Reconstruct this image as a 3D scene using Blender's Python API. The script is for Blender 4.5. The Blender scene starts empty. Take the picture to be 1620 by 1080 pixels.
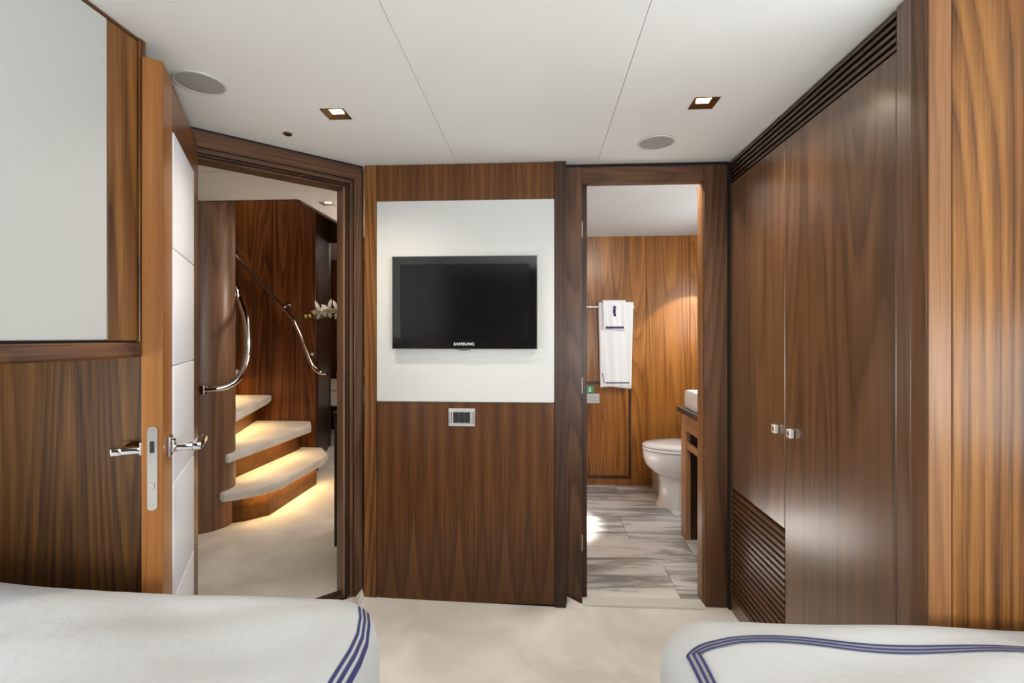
import bpy, bmesh, math, random
from mathutils import Vector, Matrix
random.seed(7)
S = bpy.context.scene
COL = S.collection

# ------------------------------------------------------------------ camera, world, light, exposure
cam_d = bpy.data.cameras.new('camera'); cam = bpy.data.objects.new('camera', cam_d); COL.objects.link(cam)
cam_d.sensor_width = 36.0; cam_d.lens = 17.0; cam_d.shift_y = -8/1620; cam_d.clip_start = 0.02
cam.location = (0, 0, 1.215); cam.rotation_euler = (math.pi/2, 0, math.atan(43/765))
S.camera = cam
S.view_settings.view_transform = 'Standard'; S.view_settings.look = 'None'
S.view_settings.gamma = 1.0; S.view_settings.use_curve_mapping = False
S.view_settings.exposure = 0.0
W = bpy.data.worlds.new('world'); S.world = W; W.use_nodes = True
W.node_tree.nodes['Background'].inputs[0].default_value = (0.8, 0.9, 1.0, 1)
W.node_tree.nodes['Background'].inputs[1].default_value = 1.0

def area(name, loc, target, sx, sy, power, col=(1, 1, 1), spread=180):
    l = bpy.data.lights.new(name, 'AREA'); l.shape = 'RECTANGLE'; l.size = sx; l.size_y = sy
    l.energy = power; l.color = col; l.spread = math.radians(spread)
    o = bpy.data.objects.new(name, l); COL.objects.link(o); o.location = loc
    o.rotation_euler = (Vector(target)-Vector(loc)).to_track_quat('-Z', 'Y').to_euler(); return o
def spot(name, loc, target, power, deg, col=(1, .8, .55), blend=.6, r=.02):
    l = bpy.data.lights.new(name, 'SPOT'); l.energy = power; l.spot_size = math.radians(deg); l.spot_blend = blend
    l.color = col; l.shadow_soft_size = r
    o = bpy.data.objects.new(name, l); COL.objects.link(o); o.location = loc
    o.rotation_euler = (Vector(target)-Vector(loc)).to_track_quat('-Z', 'Y').to_euler(); return o
DAY = (.93, .98, 1.0)
# daylight entering through the hull windows beside the two beds plus an added fill light behind
area('daylight_port', (-1.70, .05, .93), (0, .05, 1.35), 1.5, .42, 30, DAY)
area('daylight_starboard', (1.70, .05, 1.12), (0, .05, 1.75), 1.5, .62, 17, DAY)
area('rear_fill', (.95, -1.17, 1.30), (.6, 2, 2.6), 1.3, .9, 80, DAY)
# daylight in the bathroom, from the porthole in its outer wall
area('daylight_bathroom', (1.47, 3.0, 1.45), (0, 3.0, 1.3), .9, .5, 12, (.95, .98, 1))
area('bathroom_ceiling_lamp', (.55, 2.36, 2.02), (.66, 3.5, .3), .25, .12, 12, (1, .95, .88))
spot('sun_through_porthole', (1.49, 3.45, 1.72), (1.18, 3.98, 1.22), 42, 47, (1, .86, .62), .25, .01)
spot('sun_on_bathroom_floor', (1.48, 3.45, 1.6), (-.16, 3.1, 0), 2500, 25, (1, .95, .9), .9, .03)

# ------------------------------------------------------------------ helpers
LOCAL = set()
def wloc(o):
    if o is None or o.name in LOCAL: return Vector((0, 0, 0))
    return Vector(o.location) + wloc(o.parent)
def tag(o, label, cat, group=None, kind=None):
    o['label'] = label; o['category'] = cat
    if group: o['group'] = group
    if kind: o['kind'] = kind
    return o
def thing(name, label, cat, loc=(0, 0, 0), rotz=None, group=None, kind=None):
    o = bpy.data.objects.new(name, None); COL.objects.link(o); o.location = loc; o.empty_display_size = .05
    if rotz is not None:
        o.rotation_euler = (0, 0, rotz); LOCAL.add(o.name)
    return tag(o, label, cat, group, kind)
def obj(name, bm, mat, parent=None, smooth=False, label=None, kind=None):
    """link a bmesh (given in world, or in the local frame of a rotated root) as one object with its origin at its base"""
    if len(bm.verts):
        xs = [v.co.x for v in bm.verts]; ys = [v.co.y for v in bm.verts]; zs = [v.co.z for v in bm.verts]
        org = Vector(((min(xs)+max(xs))/2, (min(ys)+max(ys))/2, min(zs)))
    else: org = Vector()
    bmesh.ops.translate(bm, verts=bm.verts, vec=-org)
    bmesh.ops.recalc_face_normals(bm, faces=bm.faces)
    me = bpy.data.meshes.new(name); bm.to_mesh(me); bm.free()
    if smooth:
        for p in me.polygons: p.use_smooth = True
        if smooth != True: me.set_sharp_from_angle(angle=math.radians(smooth))
    for m in (mat if isinstance(mat, (list, tuple)) else [mat]): me.materials.append(m)
    o = bpy.data.objects.new(name, me); COL.objects.link(o)
    if parent is not None:
        o.parent = parent; o.location = org - wloc(parent)
    else: o.location = org
    if label: o['label'] = label
    if kind: o['kind'] = kind
    return o
def bm_box(x0, x1, y0, y1, z0, z1, bev=.0015, seg=1, bm=None):
    b = bmesh.new()
    r = bmesh.ops.create_cube(b, size=1)
    for v in b.verts:
        v.co = Vector(((x0+x1)/2+v.co.x*(x1-x0), (y0+y1)/2+v.co.y*(y1-y0), (z0+z1)/2+v.co.z*(z1-z0)))
    if bev: bmesh.ops.bevel(b, geom=b.edges[:], offset=min(bev, .45*min(abs(x1-x0), abs(y1-y0), abs(z1-z0))), segments=seg, affect='EDGES', profile=.5)
    if bm is None: return b
    me = bpy.data.meshes.new('tmp'); b.to_mesh(me); b.free(); bm.from_mesh(me); bpy.data.meshes.remove(me); return bm
def box(name, x0, x1, y0, y1, z0, z1, mat, parent=None, bev=.0015, seg=1, **k):
    return obj(name, bm_box(x0, x1, y0, y1, z0, z1, bev, seg), mat, parent, **k)
def bm_prism(pts, z0, z1, bev=0, seg=2, top_only=False):
    b = bmesh.new(); n = len(pts)
    lo = [b.verts.new((x, y, z0)) for x, y in pts]; hi = [b.verts.new((x, y, z1)) for x, y in pts]
    b.faces.new(lo[::-1]); b.faces.new(hi)
    for i in range(n): b.faces.new((lo[i], lo[(i+1) % n], hi[(i+1) % n], hi[i]))
    if bev: bmesh.ops.bevel(b, geom=b.edges[:], offset=bev, segments=seg, affect='EDGES', profile=.5)
    return b
def spline(pts, n=8):
    P = [Vector(p) for p in pts]; out = []
    for i in range(len(P)-1):
        p0 = P[max(i-1, 0)]; p1 = P[i]; p2 = P[i+1]; p3 = P[min(i+2, len(P)-1)]
        for k in range(n):
            t = k/n
            out.append(.5*((2*p1)+(-p0+p2)*t+(2*p0-5*p1+4*p2-p3)*t*t+(-p0+3*p1-3*p2+p3)*t**3))
    out.append(P[-1]); return out
def bm_tube(path, r, seg=10, bm=None):
    b = bm or bmesh.new(); path = [Vector(p) for p in path]; rings = []; up = Vector((0, 0, 1)); prev = None
    rr = r if callable(r) else (lambda t: r)
    for i, p in enumerate(path):
        t = (path[min(i+1, len(path)-1)]-path[max(i-1, 0)]).normalized()
        if prev is None:
            a = up if abs(t.dot(up)) < .9 else Vector((1, 0, 0)); nrm = (a-t*a.dot(t)).normalized()
        else: nrm = (prev-t*prev.dot(t)).normalized()
        prev = nrm; bi = t.cross(nrm); q = rr(i/max(1, len(path)-1))
        rings.append([b.verts.new(p+(nrm*math.cos(2*math.pi*k/seg)+bi*math.sin(2*math.pi*k/seg))*q) for k in range(seg)])
    for A, B in zip(rings, rings[1:]):
        for k in range(seg): b.faces.new((A[k], A[(k+1) % seg], B[(k+1) % seg], B[k]))
    b.faces.new(rings[0][::-1]); b.faces.new(rings[-1]); return b
def bm_lathe(prof, cx, cy, seg=40, a0=0, a1=2*math.pi, sx=1, sy=1):
    b = bmesh.new(); rings = []; full = abs(a1-a0-2*math.pi) < 1e-6
    m = seg if full else seg+1
    for r, z in prof: rings.append([b.verts.new((cx+sx*r*math.cos(a0+(a1-a0)*k/seg), cy+sy*r*math.sin(a0+(a1-a0)*k/seg), z)) for k in range(m)])
    for A, B in zip(rings, rings[1:]):
        for k in range(seg): b.faces.new((A[k], A[(k+1) % m], B[(k+1) % m], B[k]))
    if full:
        if prof[0][0] > 1e-5: b.faces.new(rings[0][::-1])
        if prof[-1][0] > 1e-5: b.faces.new(rings[-1])
    bmesh.ops.remove_doubles(b, verts=b.verts, dist=1e-6); return b
def bm_plate(x0, x1, y0, y1, z0, z1, holes=(), lip=.003):
    """horizontal plate with rectangular holes"""
    X = sorted({x0, x1, *[h[0] for h in holes], *[h[1] for h in holes]}); Y = sorted({y0, y1, *[h[2] for h in holes], *[h[3] for h in holes]})
    b = bmesh.new(); V = {}
    inside = lambda x, y: any(h[0] < x < h[1] and h[2] < y < h[3] for h in holes)
    def vert(x, y):
        if (x, y) not in V: V[(x, y)] = b.verts.new((x, y, z0))
        return V[(x, y)]
    for i in range(len(X)-1):
        for j in range(len(Y)-1):
            if inside((X[i]+X[i+1])/2, (Y[j]+Y[j+1])/2): continue
            b.faces.new((vert(X[i], Y[j]), vert(X[i+1], Y[j]), vert(X[i+1], Y[j+1]), vert(X[i], Y[j+1])))
    r = bmesh.ops.extrude_face_region(b, geom=b.faces[:])
    bmesh.ops.translate(b, verts=[v for v in r['geom'] if isinstance(v, bmesh.types.BMVert)], vec=(0, 0, z1-z0))
    return b

# ------------------------------------------------------------------ materials
def newmat(name):
    m = bpy.data.materials.new(name); m.use_nodes = True; nt = m.node_tree
    return m, nt, nt.nodes['Principled BSDF']
def N(nt, t, **k):
    n = nt.nodes.new(t)
    for a, v in k.items(): setattr(n, a, v)
    return n
def plain(name, col, rough=.5, metal=0, spec=.5, bump=None, var=0, coat=0, sheen=0):
    m, nt, p = newmat(name)
    p.inputs['Base Color'].default_value = (*col, 1); p.inputs['Roughness'].default_value = rough
    p.inputs['Metallic'].default_value = metal; p.inputs['Specular IOR Level'].default_value = spec
    p.inputs['Coat Weight'].default_value = coat; p.inputs['Coat Roughness'].default_value = .08
    p.inputs['Sheen Weight'].default_value = sheen
    tc = N(nt, 'ShaderNodeTexCoord')
    if var:
        n = N(nt, 'ShaderNodeTexNoise'); n.inputs['Scale'].default_value = 9; n.inputs['Detail'].default_value = 4
        nt.links.new(tc.outputs['Object'], n.inputs['Vector'])
        r = N(nt, 'ShaderNodeMix', data_type='RGBA')
        r.inputs[6].default_value = (*[c*(1-var) for c in col], 1); r.inputs[7].default_value = (*[min(1, c*(1+var)) for c in col], 1)
        nt.links.new(n.outputs['Fac'], r.inputs[0]); nt.links.new(r.outputs[2], p.inputs['Base Color'])
    if bump:
        sc, st, dist = bump
        n = N(nt, 'ShaderNodeTexNoise'); n.inputs['Scale'].default_value = sc; n.inputs['Detail'].default_value = 3
        nt.links.new(tc.outputs['Object'], n.inputs['Vector'])
        b = N(nt, 'ShaderNodeBump'); b.inputs['Strength'].default_value = st; b.inputs['Distance'].default_value = dist
        nt.links.new(n.outputs['Fac'], b.inputs['Height']); nt.links.new(b.outputs['Normal'], p.inputs['Normal'])
    return m
def emis(name, col, st):
    m, nt, p = newmat(name); p.inputs['Base Color'].default_value = (*col, 1)
    p.inputs['Emission Color'].default_value = (*col, 1); p.inputs['Emission Strength'].default_value = st; return m
def walnut(name, axis='z', dark=(.036, .0130, .0045), mid=(.115, .043, .0115), light=(.24, .094, .022), figure=1.0, rough=.32, book=0, cross=None, fig_scale=1.0, coat=.12, spec=.32):
    m, nt, p = newmat(name); L = nt.links.new
    tc = N(nt, 'ShaderNodeTexCoord'); oi = N(nt, 'ShaderNodeObjectInfo')
    sep = N(nt, 'ShaderNodeSeparateXYZ'); L(tc.outputs['Object'], sep.inputs[0])
    ax = {'x': 0, 'y': 1, 'z': 2}[axis]; others = [i for i in range(3) if i != ax]
    rnd = N(nt, 'ShaderNodeMath', operation='MULTIPLY'); L(oi.outputs['Random'], rnd.inputs[0]); rnd.inputs[1].default_value = 37.0
    def math_(op, a, b=None):
        n = N(nt, 'ShaderNodeMath', operation=op)
        for i, q in enumerate((a, b)):
            if q is None: continue
            if isinstance(q, (int, float)): n.inputs[i].default_value = q
            else: L(q, n.inputs[i])
        return n.outputs[0]
    a = sep.outputs[others[0]]; b = sep.outputs[others[1]]; g = sep.outputs[ax]
    if book: a = math_('PINGPONG', math_('ADD', a, 10.0), book)
    a = math_('ADD', a, rnd.outputs[0])
    comb = N(nt, 'ShaderNodeCombineXYZ'); L(a, comb.inputs[0]); L(b, comb.inputs[1]); L(math_('MULTIPLY', g, .065), comb.inputs[2])
    # cathedral figure: level lines of a stretched noise, drawn as thin dark growth lines
    n1 = N(nt, 'ShaderNodeTexNoise'); n1.inputs['Scale'].default_value = 3.6*fig_scale; n1.inputs['Detail'].default_value = 1.2; n1.inputs['Roughness'].default_value = .4
    L(comb.outputs[0], n1.inputs['Vector'])
    rings = math_('FRACT', math_('MULTIPLY', n1.outputs['Fac'], 26.0))
    rings = math_('PINGPONG', math_('POWER', rings, .55), .5); rings = math_('MULTIPLY', rings, 2.0); rings = math_('POWER', rings, .7)
    comb2 = N(nt, 'ShaderNodeCombineXYZ'); L(a, comb2.inputs[0]); L(b, comb2.inputs[1]); L(math_('MULTIPLY', g, .018), comb2.inputs[2])
    n2 = N(nt, 'ShaderNodeTexNoise'); n2.inputs['Scale'].default_value = 190; n2.inputs['Detail'].default_value = 4; n2.inputs['Roughness'].default_value = .65
    L(comb2.outputs[0], n2.inputs['Vector'])
    n3 = N(nt, 'ShaderNodeTexNoise'); n3.inputs['Scale'].default_value = 30; n3.inputs['Detail'].default_value = 3
    L(comb2.outputs[0], n3.inputs['Vector'])
    n4 = N(nt, 'ShaderNodeTexNoise'); n4.inputs['Scale'].default_value = 5.5; n4.inputs['Detail'].default_value = 1
    L(comb.outputs[0], n4.inputs['Vector'])
    f = math_('ADD', math_('MULTIPLY', math_('SUBTRACT', rings, .6), .17*figure), math_('MULTIPLY', n2.outputs['Fac'], .36))
    f = math_('ADD', f, math_('MULTIPLY', n3.outputs['Fac'], .34)); f = math_('ADD', f, math_('MULTIPLY', n4.outputs['Fac'], .36))
    ramp = N(nt, 'ShaderNodeValToRGB'); e = ramp.color_ramp.elements
    e[0].position = .37; e[0].color = (*dark, 1); e[1].position = .70; e[1].color = (*light, 1)
    k = e.new(.53); k.color = (*mid, 1)
    L(f, ramp.inputs[0]); L(ramp.outputs[0], p.inputs['Base Color'])
    p.inputs['Roughness'].default_value = rough; p.inputs['Coat Weight'].default_value = coat; p.inputs['Coat Roughness'].default_value = .22; p.inputs['Specular IOR Level'].default_value = spec
    bp = N(nt, 'ShaderNodeBump'); bp.inputs['Strength'].default_value = .06; bp.inputs['Distance'].default_value = .002
    L(n2.outputs['Fac'], bp.inputs['Height']); L(bp.outputs['Normal'], p.inputs['Normal'])
    return m
WZ = walnut('walnut_upright'); WX = walnut('walnut_cross', 'x'); WY = walnut('walnut_lengthwise', 'y')
BOOK = walnut('walnut_bookmatched', 'z', book=.105, figure=.75, fig_scale=.8)
WARD = walnut('walnut_wardrobe', 'z', dark=(.062, .030, .0145), mid=(.122, .060, .028), light=(.18, .090, .042), figure=1.0, rough=.34, coat=.8, spec=.5)
HONEY = walnut('walnut_honey', 'z', dark=(.055, .019, .005), mid=(.165, .066, .016), light=(.285, .123, .031), figure=1.1, coat=.10, spec=.25)
HONEYTRIM = walnut('walnut_honey_trim', 'z', dark=(.12, .050, .018), mid=(.215, .095, .035), light=(.30, .14, .055), figure=.5)
EDGE = walnut('walnut_door_edge', 'z', dark=(.20, .074, .018), mid=(.30, .115, .027), light=(.39, .16, .041), figure=.5)
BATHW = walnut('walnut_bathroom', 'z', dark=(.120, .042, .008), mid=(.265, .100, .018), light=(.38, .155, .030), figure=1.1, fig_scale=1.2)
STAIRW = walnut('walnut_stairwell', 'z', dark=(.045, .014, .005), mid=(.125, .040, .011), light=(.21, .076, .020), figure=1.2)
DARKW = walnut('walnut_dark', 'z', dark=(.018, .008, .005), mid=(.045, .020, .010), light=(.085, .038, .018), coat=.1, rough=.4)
COLW = walnut('walnut_column', 'z', dark=(.105, .056, .033), mid=(.19, .102, .058), light=(.28, .155, .085), rough=.38)
LOWW = walnut('walnut_bulkhead', 'z', dark=(.028, .0115, .0035), mid=(.085, .036, .0095), light=(.16, .07, .017), rough=.6, coat=0, figure=.9, spec=.2)
FRAMEW = walnut('walnut_frame', 'z', dark=(.045, .019, .009), mid=(.098, .045, .021), light=(.165, .077, .034), rough=.4, coat=.1)
FRAMEX = walnut('walnut_frame_cross', 'x', dark=(.045, .019, .009), mid=(.098, .045, .021), light=(.165, .077, .034), rough=.4, coat=.1)
GAP = plain('shadow_gap_black', (.006, .005, .004), .8)
CEIL = plain('ceiling_vinyl', (.95, .95, .925), .6, bump=(900, .06, .001), spec=.3)
UPH = plain('upholstery_white', (.70, .705, .685), .55, bump=(700, .12, .001), spec=.3)
LEATHER = plain('door_leather_white', (.76, .78, .84), .45, bump=(350, .08, .001))
WHITE = plain('painted_white', (.82, .82, .81), .5)
CHROME = plain('chrome', (.82, .82, .83), .08, 1)
SATIN = plain('satin_nickel', (.74, .71, .67), .26, 1)
BLACK = plain('gloss_black', (.006, .006, .007), .08, 0, .5, coat=1)
SCREEN = plain('dark_screen', (.004, .004, .005), .16, 0, .5)
RUBBER = plain('switch_black', (.018, .018, .017), .35)
PORC = plain('porcelain', (.86, .86, .85), .12, 0, .5, coat=.6)
BRONZE = plain('bronze', (.22, .115, .045), .3, 1)
GREY = plain('grille_grey', (.40, .395, .365), .6, bump=(1500, .3, .001))
NAVY = plain('navy_thread', (.030, .035, .13), .7)
TOWEL = plain('terry_white', (.82, .83, .84), .9, bump=(500, .5, .003), sheen=.4)
COTTON = plain('duvet_cotton', (.47, .475, .48), .75, bump=(22, .22, .01), sheen=.15)
PETAL = plain('petal_white', (.85, .82, .76), .5); YEL = plain('orchid_yellow', (.60, .47, .10), .5); GREEN = plain('stem_green', (.16, .19, .05), .5)
POT = plain('ceramic_pot', (.75, .73, .70), .3)
SIGNG = plain('sign_green', (.02, .33, .17), .4); SIGNW = plain('sign_white', (.85, .88, .85), .4); PLATE = plain('plate_grey', (.50, .50, .49), .35, .6); PRINT = plain('print_grey', (.22, .22, .22), .5)
GLASS = plain('window_glass', (.9, .95, 1), .05); GLASS.node_tree.nodes['Principled BSDF'].inputs['Transmission Weight'].default_value = 1
LAMP = emis('lamp_lens_warm', (1, .80, .45), 14); LAMPC = emis('lamp_lens_cool', (1, .95, .9), 14); LED = emis('led_strip_warm', (1, .66, .25), 6)
BEDW = plain('bedding_beige', (.62, .52, .42), .8)
COUNTER = plain('counter_stone_dark', (.05, .045, .042), .25)

def carpet_mat():
    m, nt, p = newmat('carpet_beige'); L = nt.links.new
    tc = N(nt, 'ShaderNodeTexCoord')
    a = N(nt, 'ShaderNodeTexNoise'); a.inputs['Scale'].default_value = 3.2; a.inputs['Detail'].default_value = 3; a.inputs['Distortion'].default_value = .6
    b = N(nt, 'ShaderNodeTexNoise'); b.inputs['Scale'].default_value = 420; b.inputs['Detail'].default_value = 3
    c = N(nt, 'ShaderNodeTexNoise'); c.inputs['Scale'].default_value = 60; c.inputs['Detail'].default_value = 2
    for n in (a, b, c): L(tc.outputs['Object'], n.inputs['Vector'])
    mx = N(nt, 'ShaderNodeMath', operation='MULTIPLY_ADD'); L(a.outputs['Fac'], mx.inputs[0]); mx.inputs[1].default_value = 1.5; mx.inputs[2].default_value = -.5
    m2 = N(nt, 'ShaderNodeMath', operation='MULTIPLY_ADD'); L(b.outputs['Fac'], m2.inputs[0]); m2.inputs[1].default_value = .5; L(mx.outputs[0], m2.inputs[2])
    r = N(nt, 'ShaderNodeValToRGB'); r.color_ramp.elements[0].position = .25; r.color_ramp.elements[0].color = (.66, .625, .57, 1)
    r.color_ramp.elements[1].position = .75; r.color_ramp.elements[1].color = (.86, .825, .77, 1)
    L(m2.outputs[0], r.inputs[0]); L(r.outputs[0], p.inputs['Base Color'])
    p.inputs['Roughness'].default_value = .95; p.inputs['Sheen Weight'].default_value = .3; p.inputs['Specular IOR Level'].default_value = .1
    bp = N(nt, 'ShaderNodeBump'); bp.inputs['Strength'].default_value = .6; bp.inputs['Distance'].default_value = .004
    L(b.outputs['Fac'], bp.inputs['Height']); L(bp.outputs['Normal'], p.inputs['Normal']); return m
CARPET = carpet_mat()
def marble_mat():
    m, nt, p = newmat('marble_grey_streaked'); L = nt.links.new
    tc = N(nt, 'ShaderNodeTexCoord'); oi = N(nt, 'ShaderNodeObjectInfo')
    mp = N(nt, 'ShaderNodeMapping'); mp.inputs['Scale'].default_value = (1.3, 8.5, 1); mp.inputs['Rotation'].default_value = (0, 0, .06)
    ad = N(nt, 'ShaderNodeVectorMath', operation='MULTIPLY_ADD'); L(oi.outputs['Random'], ad.inputs[0]); ad.inputs[1].default_value = (9, 7, 5); L(tc.outputs['Object'], ad.inputs[2])
    L(ad.outputs[0], mp.inputs['Vector'])
    a = N(nt, 'ShaderNodeTexNoise'); a.inputs['Scale'].default_value = 1.1; a.inputs['Detail'].default_value = 6; a.inputs['Roughness'].default_value = .6; a.inputs['Distortion'].default_value = .9
    L(mp.outputs[0], a.inputs['Vector'])
    r = N(nt, 'ShaderNodeValToRGB'); e = r.color_ramp.elements
    e[0].position = .36; e[0].color = (.25, .245, .24, 1); e[1].position = .66; e[1].color = (.80, .79, .77, 1)
    k = e.new(.47); k.color = (.44, .435, .425, 1); k = e.new(.53); k.color = (.70, .69, .67, 1)
    L(a.outputs['Fac'], r.inputs[0]); L(r.outputs[0], p.inputs['Base Color']); p.inputs['Roughness'].default_value = .22; return m
MARBLE = marble_mat()

# ------------------------------------------------------------------ the setting: floors
b = bmesh.new()   # cabin carpet, rising a little towards the entrance
V = [b.verts.new(c) for c in [(-1.75, -1.2, .0), (1.75, -1.2, 0), (1.75, 2.24, 0), (.12, 2.24, 0), (-.81, 2.21, .024), (-1.294, 1.739, .03), (-1.75, 1.739, .03)]]
b.faces.new(V)
bmesh.ops.triangulate(b, faces=b.faces[:])
r = bmesh.ops.extrude_face_region(b, geom=b.faces[:]); bmesh.ops.translate(b, verts=[v for v in r['geom'] if isinstance(v, bmesh.types.BMVert)], vec=(0, 0, -.06))
fl_ = tag(obj('floor', b, CARPET), 'beige carpet on the cabin floor between the two beds', 'floor', kind='structure')
for pts in ([(-.845, 2.13, .02), (-.797, 2.166, .02), (-.79, 2.03, .02), (-.812, 2.180, .058)], [(.121, 2.166, .0), (.215, 2.188, .0), (.19, 2.11, -.002), (.126, 2.212, .034)]):
    q = bmesh.new(); v4 = [q.verts.new(p) for p in pts]
    for t3 in ((0, 1, 3), (1, 2, 3), (2, 0, 3), (0, 2, 1)): q.faces.new([v4[i] for i in t3])
    obj('carpet_corner', q, CARPET, fl_)
tag(obj('hall_floor', bm_prism([(-1.28, 1.76), (-.82, 2.2), (-.6, 2.262), (-.6, 8), (-3.3, 8), (-3.3, 1.6), (-1.4, 1.6)], -.06, .0), CARPET), 'beige carpet of the hall at the foot of the stairs', 'floor', kind='structure')
# bathroom floor of marble tiles
bf = tag(box('bathroom_floor', -.55, 1.52, 2.264, 4.0, -.08, -.012, WHITE, bev=0), 'grey streaked marble tile floor of the bathroom', 'floor', kind='structure')
rows = [2.266, 2.592, 2.935, 3.28, 3.63, 3.98]
joints = [[-.54, .05, .655, 1.5], [-.54, .25, .86, 1.5], [-.54, -.06, .54, 1.15, 1.5], [-.54, .30, .91, 1.5], [-.54, .02, .62, 1.5]]
for k in range(5):
    for i in range(len(joints[k])-1):
        g = .0012
        box('tile', joints[k][i]+g, joints[k][i+1]-g, rows[k]+g, rows[k+1]-g, -.012, .004+.0004*((i+k) % 2), MARBLE, bf, bev=.0008)
tag(box('bathroom_door_sill', .195, .742, 2.19, 2.262, -.02, .012, plain('sill_stone', (.66, .65, .62), .4, var=.08), bev=.004, seg=2), 'pale stone sill under the bathroom doorway', 'sill', kind='structure')

# ------------------------------------------------------------------ ceilings
ce = tag(box('ceiling', -1.78, 1.78, -1.25, 2.24, 2.012, 2.05, plain('ceiling_backing', (.85, .84, .82), .8), bev=0), 'off-white panelled cabin ceiling with thin seams', 'ceiling', kind='structure')
def hole(cx, cy, h=.037): return (cx-h, cx+h, cy-h, cy+h)
LIGHTS = [(-.715, 1.669), (.553, 1.66)]
g = .0009
# cut the ceiling off along the diagonal door wall: the leftmost panel is a polygon with its own hole, built of strips
def ceil_panel(x0, x1, y0, y1, holes=()):
    bm = bm_plate(x0+g, x1-g, y0+g, y1-g, 2.0, 2.012, holes); return obj('ceiling_panel', bm, CEIL, ce)
ceil_panel(-1.75, -.374, -1.2, 1.0905)
ceil_panel(-1.75, -.374, 1.0905, 2.20, [hole(*LIGHTS[0])])
ceil_panel(-.374, .262, -1.2, 2.235)
ceil_panel(.262, .86, -1.2, 2.235, [hole(*LIGHTS[1])])
ceil_panel(.86, 1.75, -1.2, 1.11)
HL = (-1.33, 2.972)
hc = tag(obj('hall_ceiling', bm_plate(-1.47, -.6, 2.2, 5.2, 2.05, 2.09, [hole(*HL)]), CEIL), 'white hall ceiling beside the open stairwell', 'ceiling', kind='structure')
for (x0, x1, y0, y1) in [(-3.3, -1.473, 2.362, 2.88), (-3.3, -1.473, 1.6, 2.358)]:
    obj('ceiling_panel', bm_plate(x0, x1, y0, y1, 2.05, 2.062), CEIL, hc)
obj('ceiling_panel', bm_plate(-3.3, -1.473, 1.6, 2.88, 2.066, 2.10), WHITE, hc)
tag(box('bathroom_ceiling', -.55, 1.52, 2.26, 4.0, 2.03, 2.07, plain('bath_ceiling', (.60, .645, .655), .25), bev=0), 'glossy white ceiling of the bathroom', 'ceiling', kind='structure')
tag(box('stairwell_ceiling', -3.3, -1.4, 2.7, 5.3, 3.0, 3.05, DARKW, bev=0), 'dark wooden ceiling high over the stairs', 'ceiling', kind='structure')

# ------------------------------------------------------------------ partition that carries the television
wf = thing('wall_front', 'walnut partition with white upholstered panel behind the television', 'wall', (-.34, 2.2, 0), kind='structure')
box('core', -.80, .119, 2.185, 2.262, .0, 2.0, DARKW, wf, bev=0)
box('stile', -.80, -.7435, 2.172, 2.19, .012, 1.995, HONEY, wf)
box('stile', .0695, .119, 2.170, 2.19, .004, 1.998, DARKW, wf)
box('top_panel', -.7425, .0685, 2.175, 2.19, 1.832, 1.996, BOOK, wf)
box('bottom_panel', -.7425, .0685, 2.175, 2.19, .012, .917, BOOK, wf)
box('upholstered_panel', -.742, .068, 2.168, 2.19, .918, 1.831, UPH, wf, bev=.005, seg=3, smooth=40)
box('kicker', -.80, .119, 2.18, 2.19, .0, .014, GAP, wf, bev=0)

# ------------------------------------------------------------------ television
tv = thing('television', 'black flat-screen television on the white upholstered panel', 'television', (-.333, 2.168, 1.155))
x0, x1, z0, z1 = -.658, -.008, 1.158, 1.573
box('housing', x0+.03, x1-.03, 2.150, 2.1675, z0+.03, z1-.03, RUBBER, tv, bev=.004)
def ring_frame(x0, x1, z0, z1, w, wb, yf, yb, dip=0, seg=24):
    """front frame in the xz plane with an opening; bottom edge may dip in the middle"""
    bm = bmesh.new()
    xo = [x0+(x1-x0)*i/seg for i in range(seg+1)]; cx = (x0+x1)/2
    def dz(x): return -dip*max(0, 1-((x-cx)/.035)**2)
    def strip(o, inn, zf):
        pass
    V = {}
    def v(x, y, z):
        k = (round(x, 5), round(y, 5), round(z, 5))
        if k not in V: V[k] = bm.verts.new((x, y, z))
        return V[k]
    def quad(a, b_, c, d):
        try: bm.faces.new([v(*a), v(*b_), v(*c), v(*d)])
        except ValueError: pass
    xs = sorted(set([x0, x0+w, x1-w, x1]+[cx+.05*t/8 for t in range(-8, 9)]))
    zs = [z0, z0+wb, z1-w, z1]
    for i in range(len(xs)-1):
        for j in range(3):
            if j == 1 and xs[i] >= x0+w-1e-6 and xs[i+1] <= x1-w+1e-6: continue
            zz = lambda x, jj: zs[jj]+(dz(x) if jj == 0 else 0)
            quad((xs[i], yf, zz(xs[i], j)), (xs[i+1], yf, zz(xs[i+1], j)), (xs[i+1], yf, zz(xs[i+1], j+1)), (xs[i], yf, zz(xs[i], j+1)))
    r = bmesh.ops.extrude_face_region(bm, geom=bm.faces[:])
    bmesh.ops.translate(bm, verts=[q for q in r['geom'] if isinstance(q, bmesh.types.BMVert)], vec=(0, yb-yf, 0))
    return bm
obj('edge_trim', ring_frame(x0, x1, z0, z1, .003, .003, 2.1305, 2.158, .006), plain('tv_edge_smoke', (.35, .36, .36), .15, .7), tv)
bz = obj('bezel', ring_frame(x0+.003, x1-.003, z0+.003, z1-.003, .034, .043, 2.131, 2.156, .005), BLACK, tv)
box('screen', x0+.034, x1-.034, 2.1335, 2.152, z0+.043, z1-.034, SCREEN, tv, bev=0)
cu = bpy.data.curves.new('logo', 'FONT'); cu.body = 'SAMSUNG'; cu.size = .0175; cu.align_x = 'CENTER'; cu.extrude = .0004; cu.offset = .0003; cu.space_character = 1.08
fo = bpy.data.objects.new('logo', cu); COL.objects.link(fo)
bpy.context.view_layer.update()
me = bpy.data.meshes.new_from_object(fo); bpy.data.objects.remove(fo)
me.materials.append(plain('logo_silver', (.75, .75, .75), .4))
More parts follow.
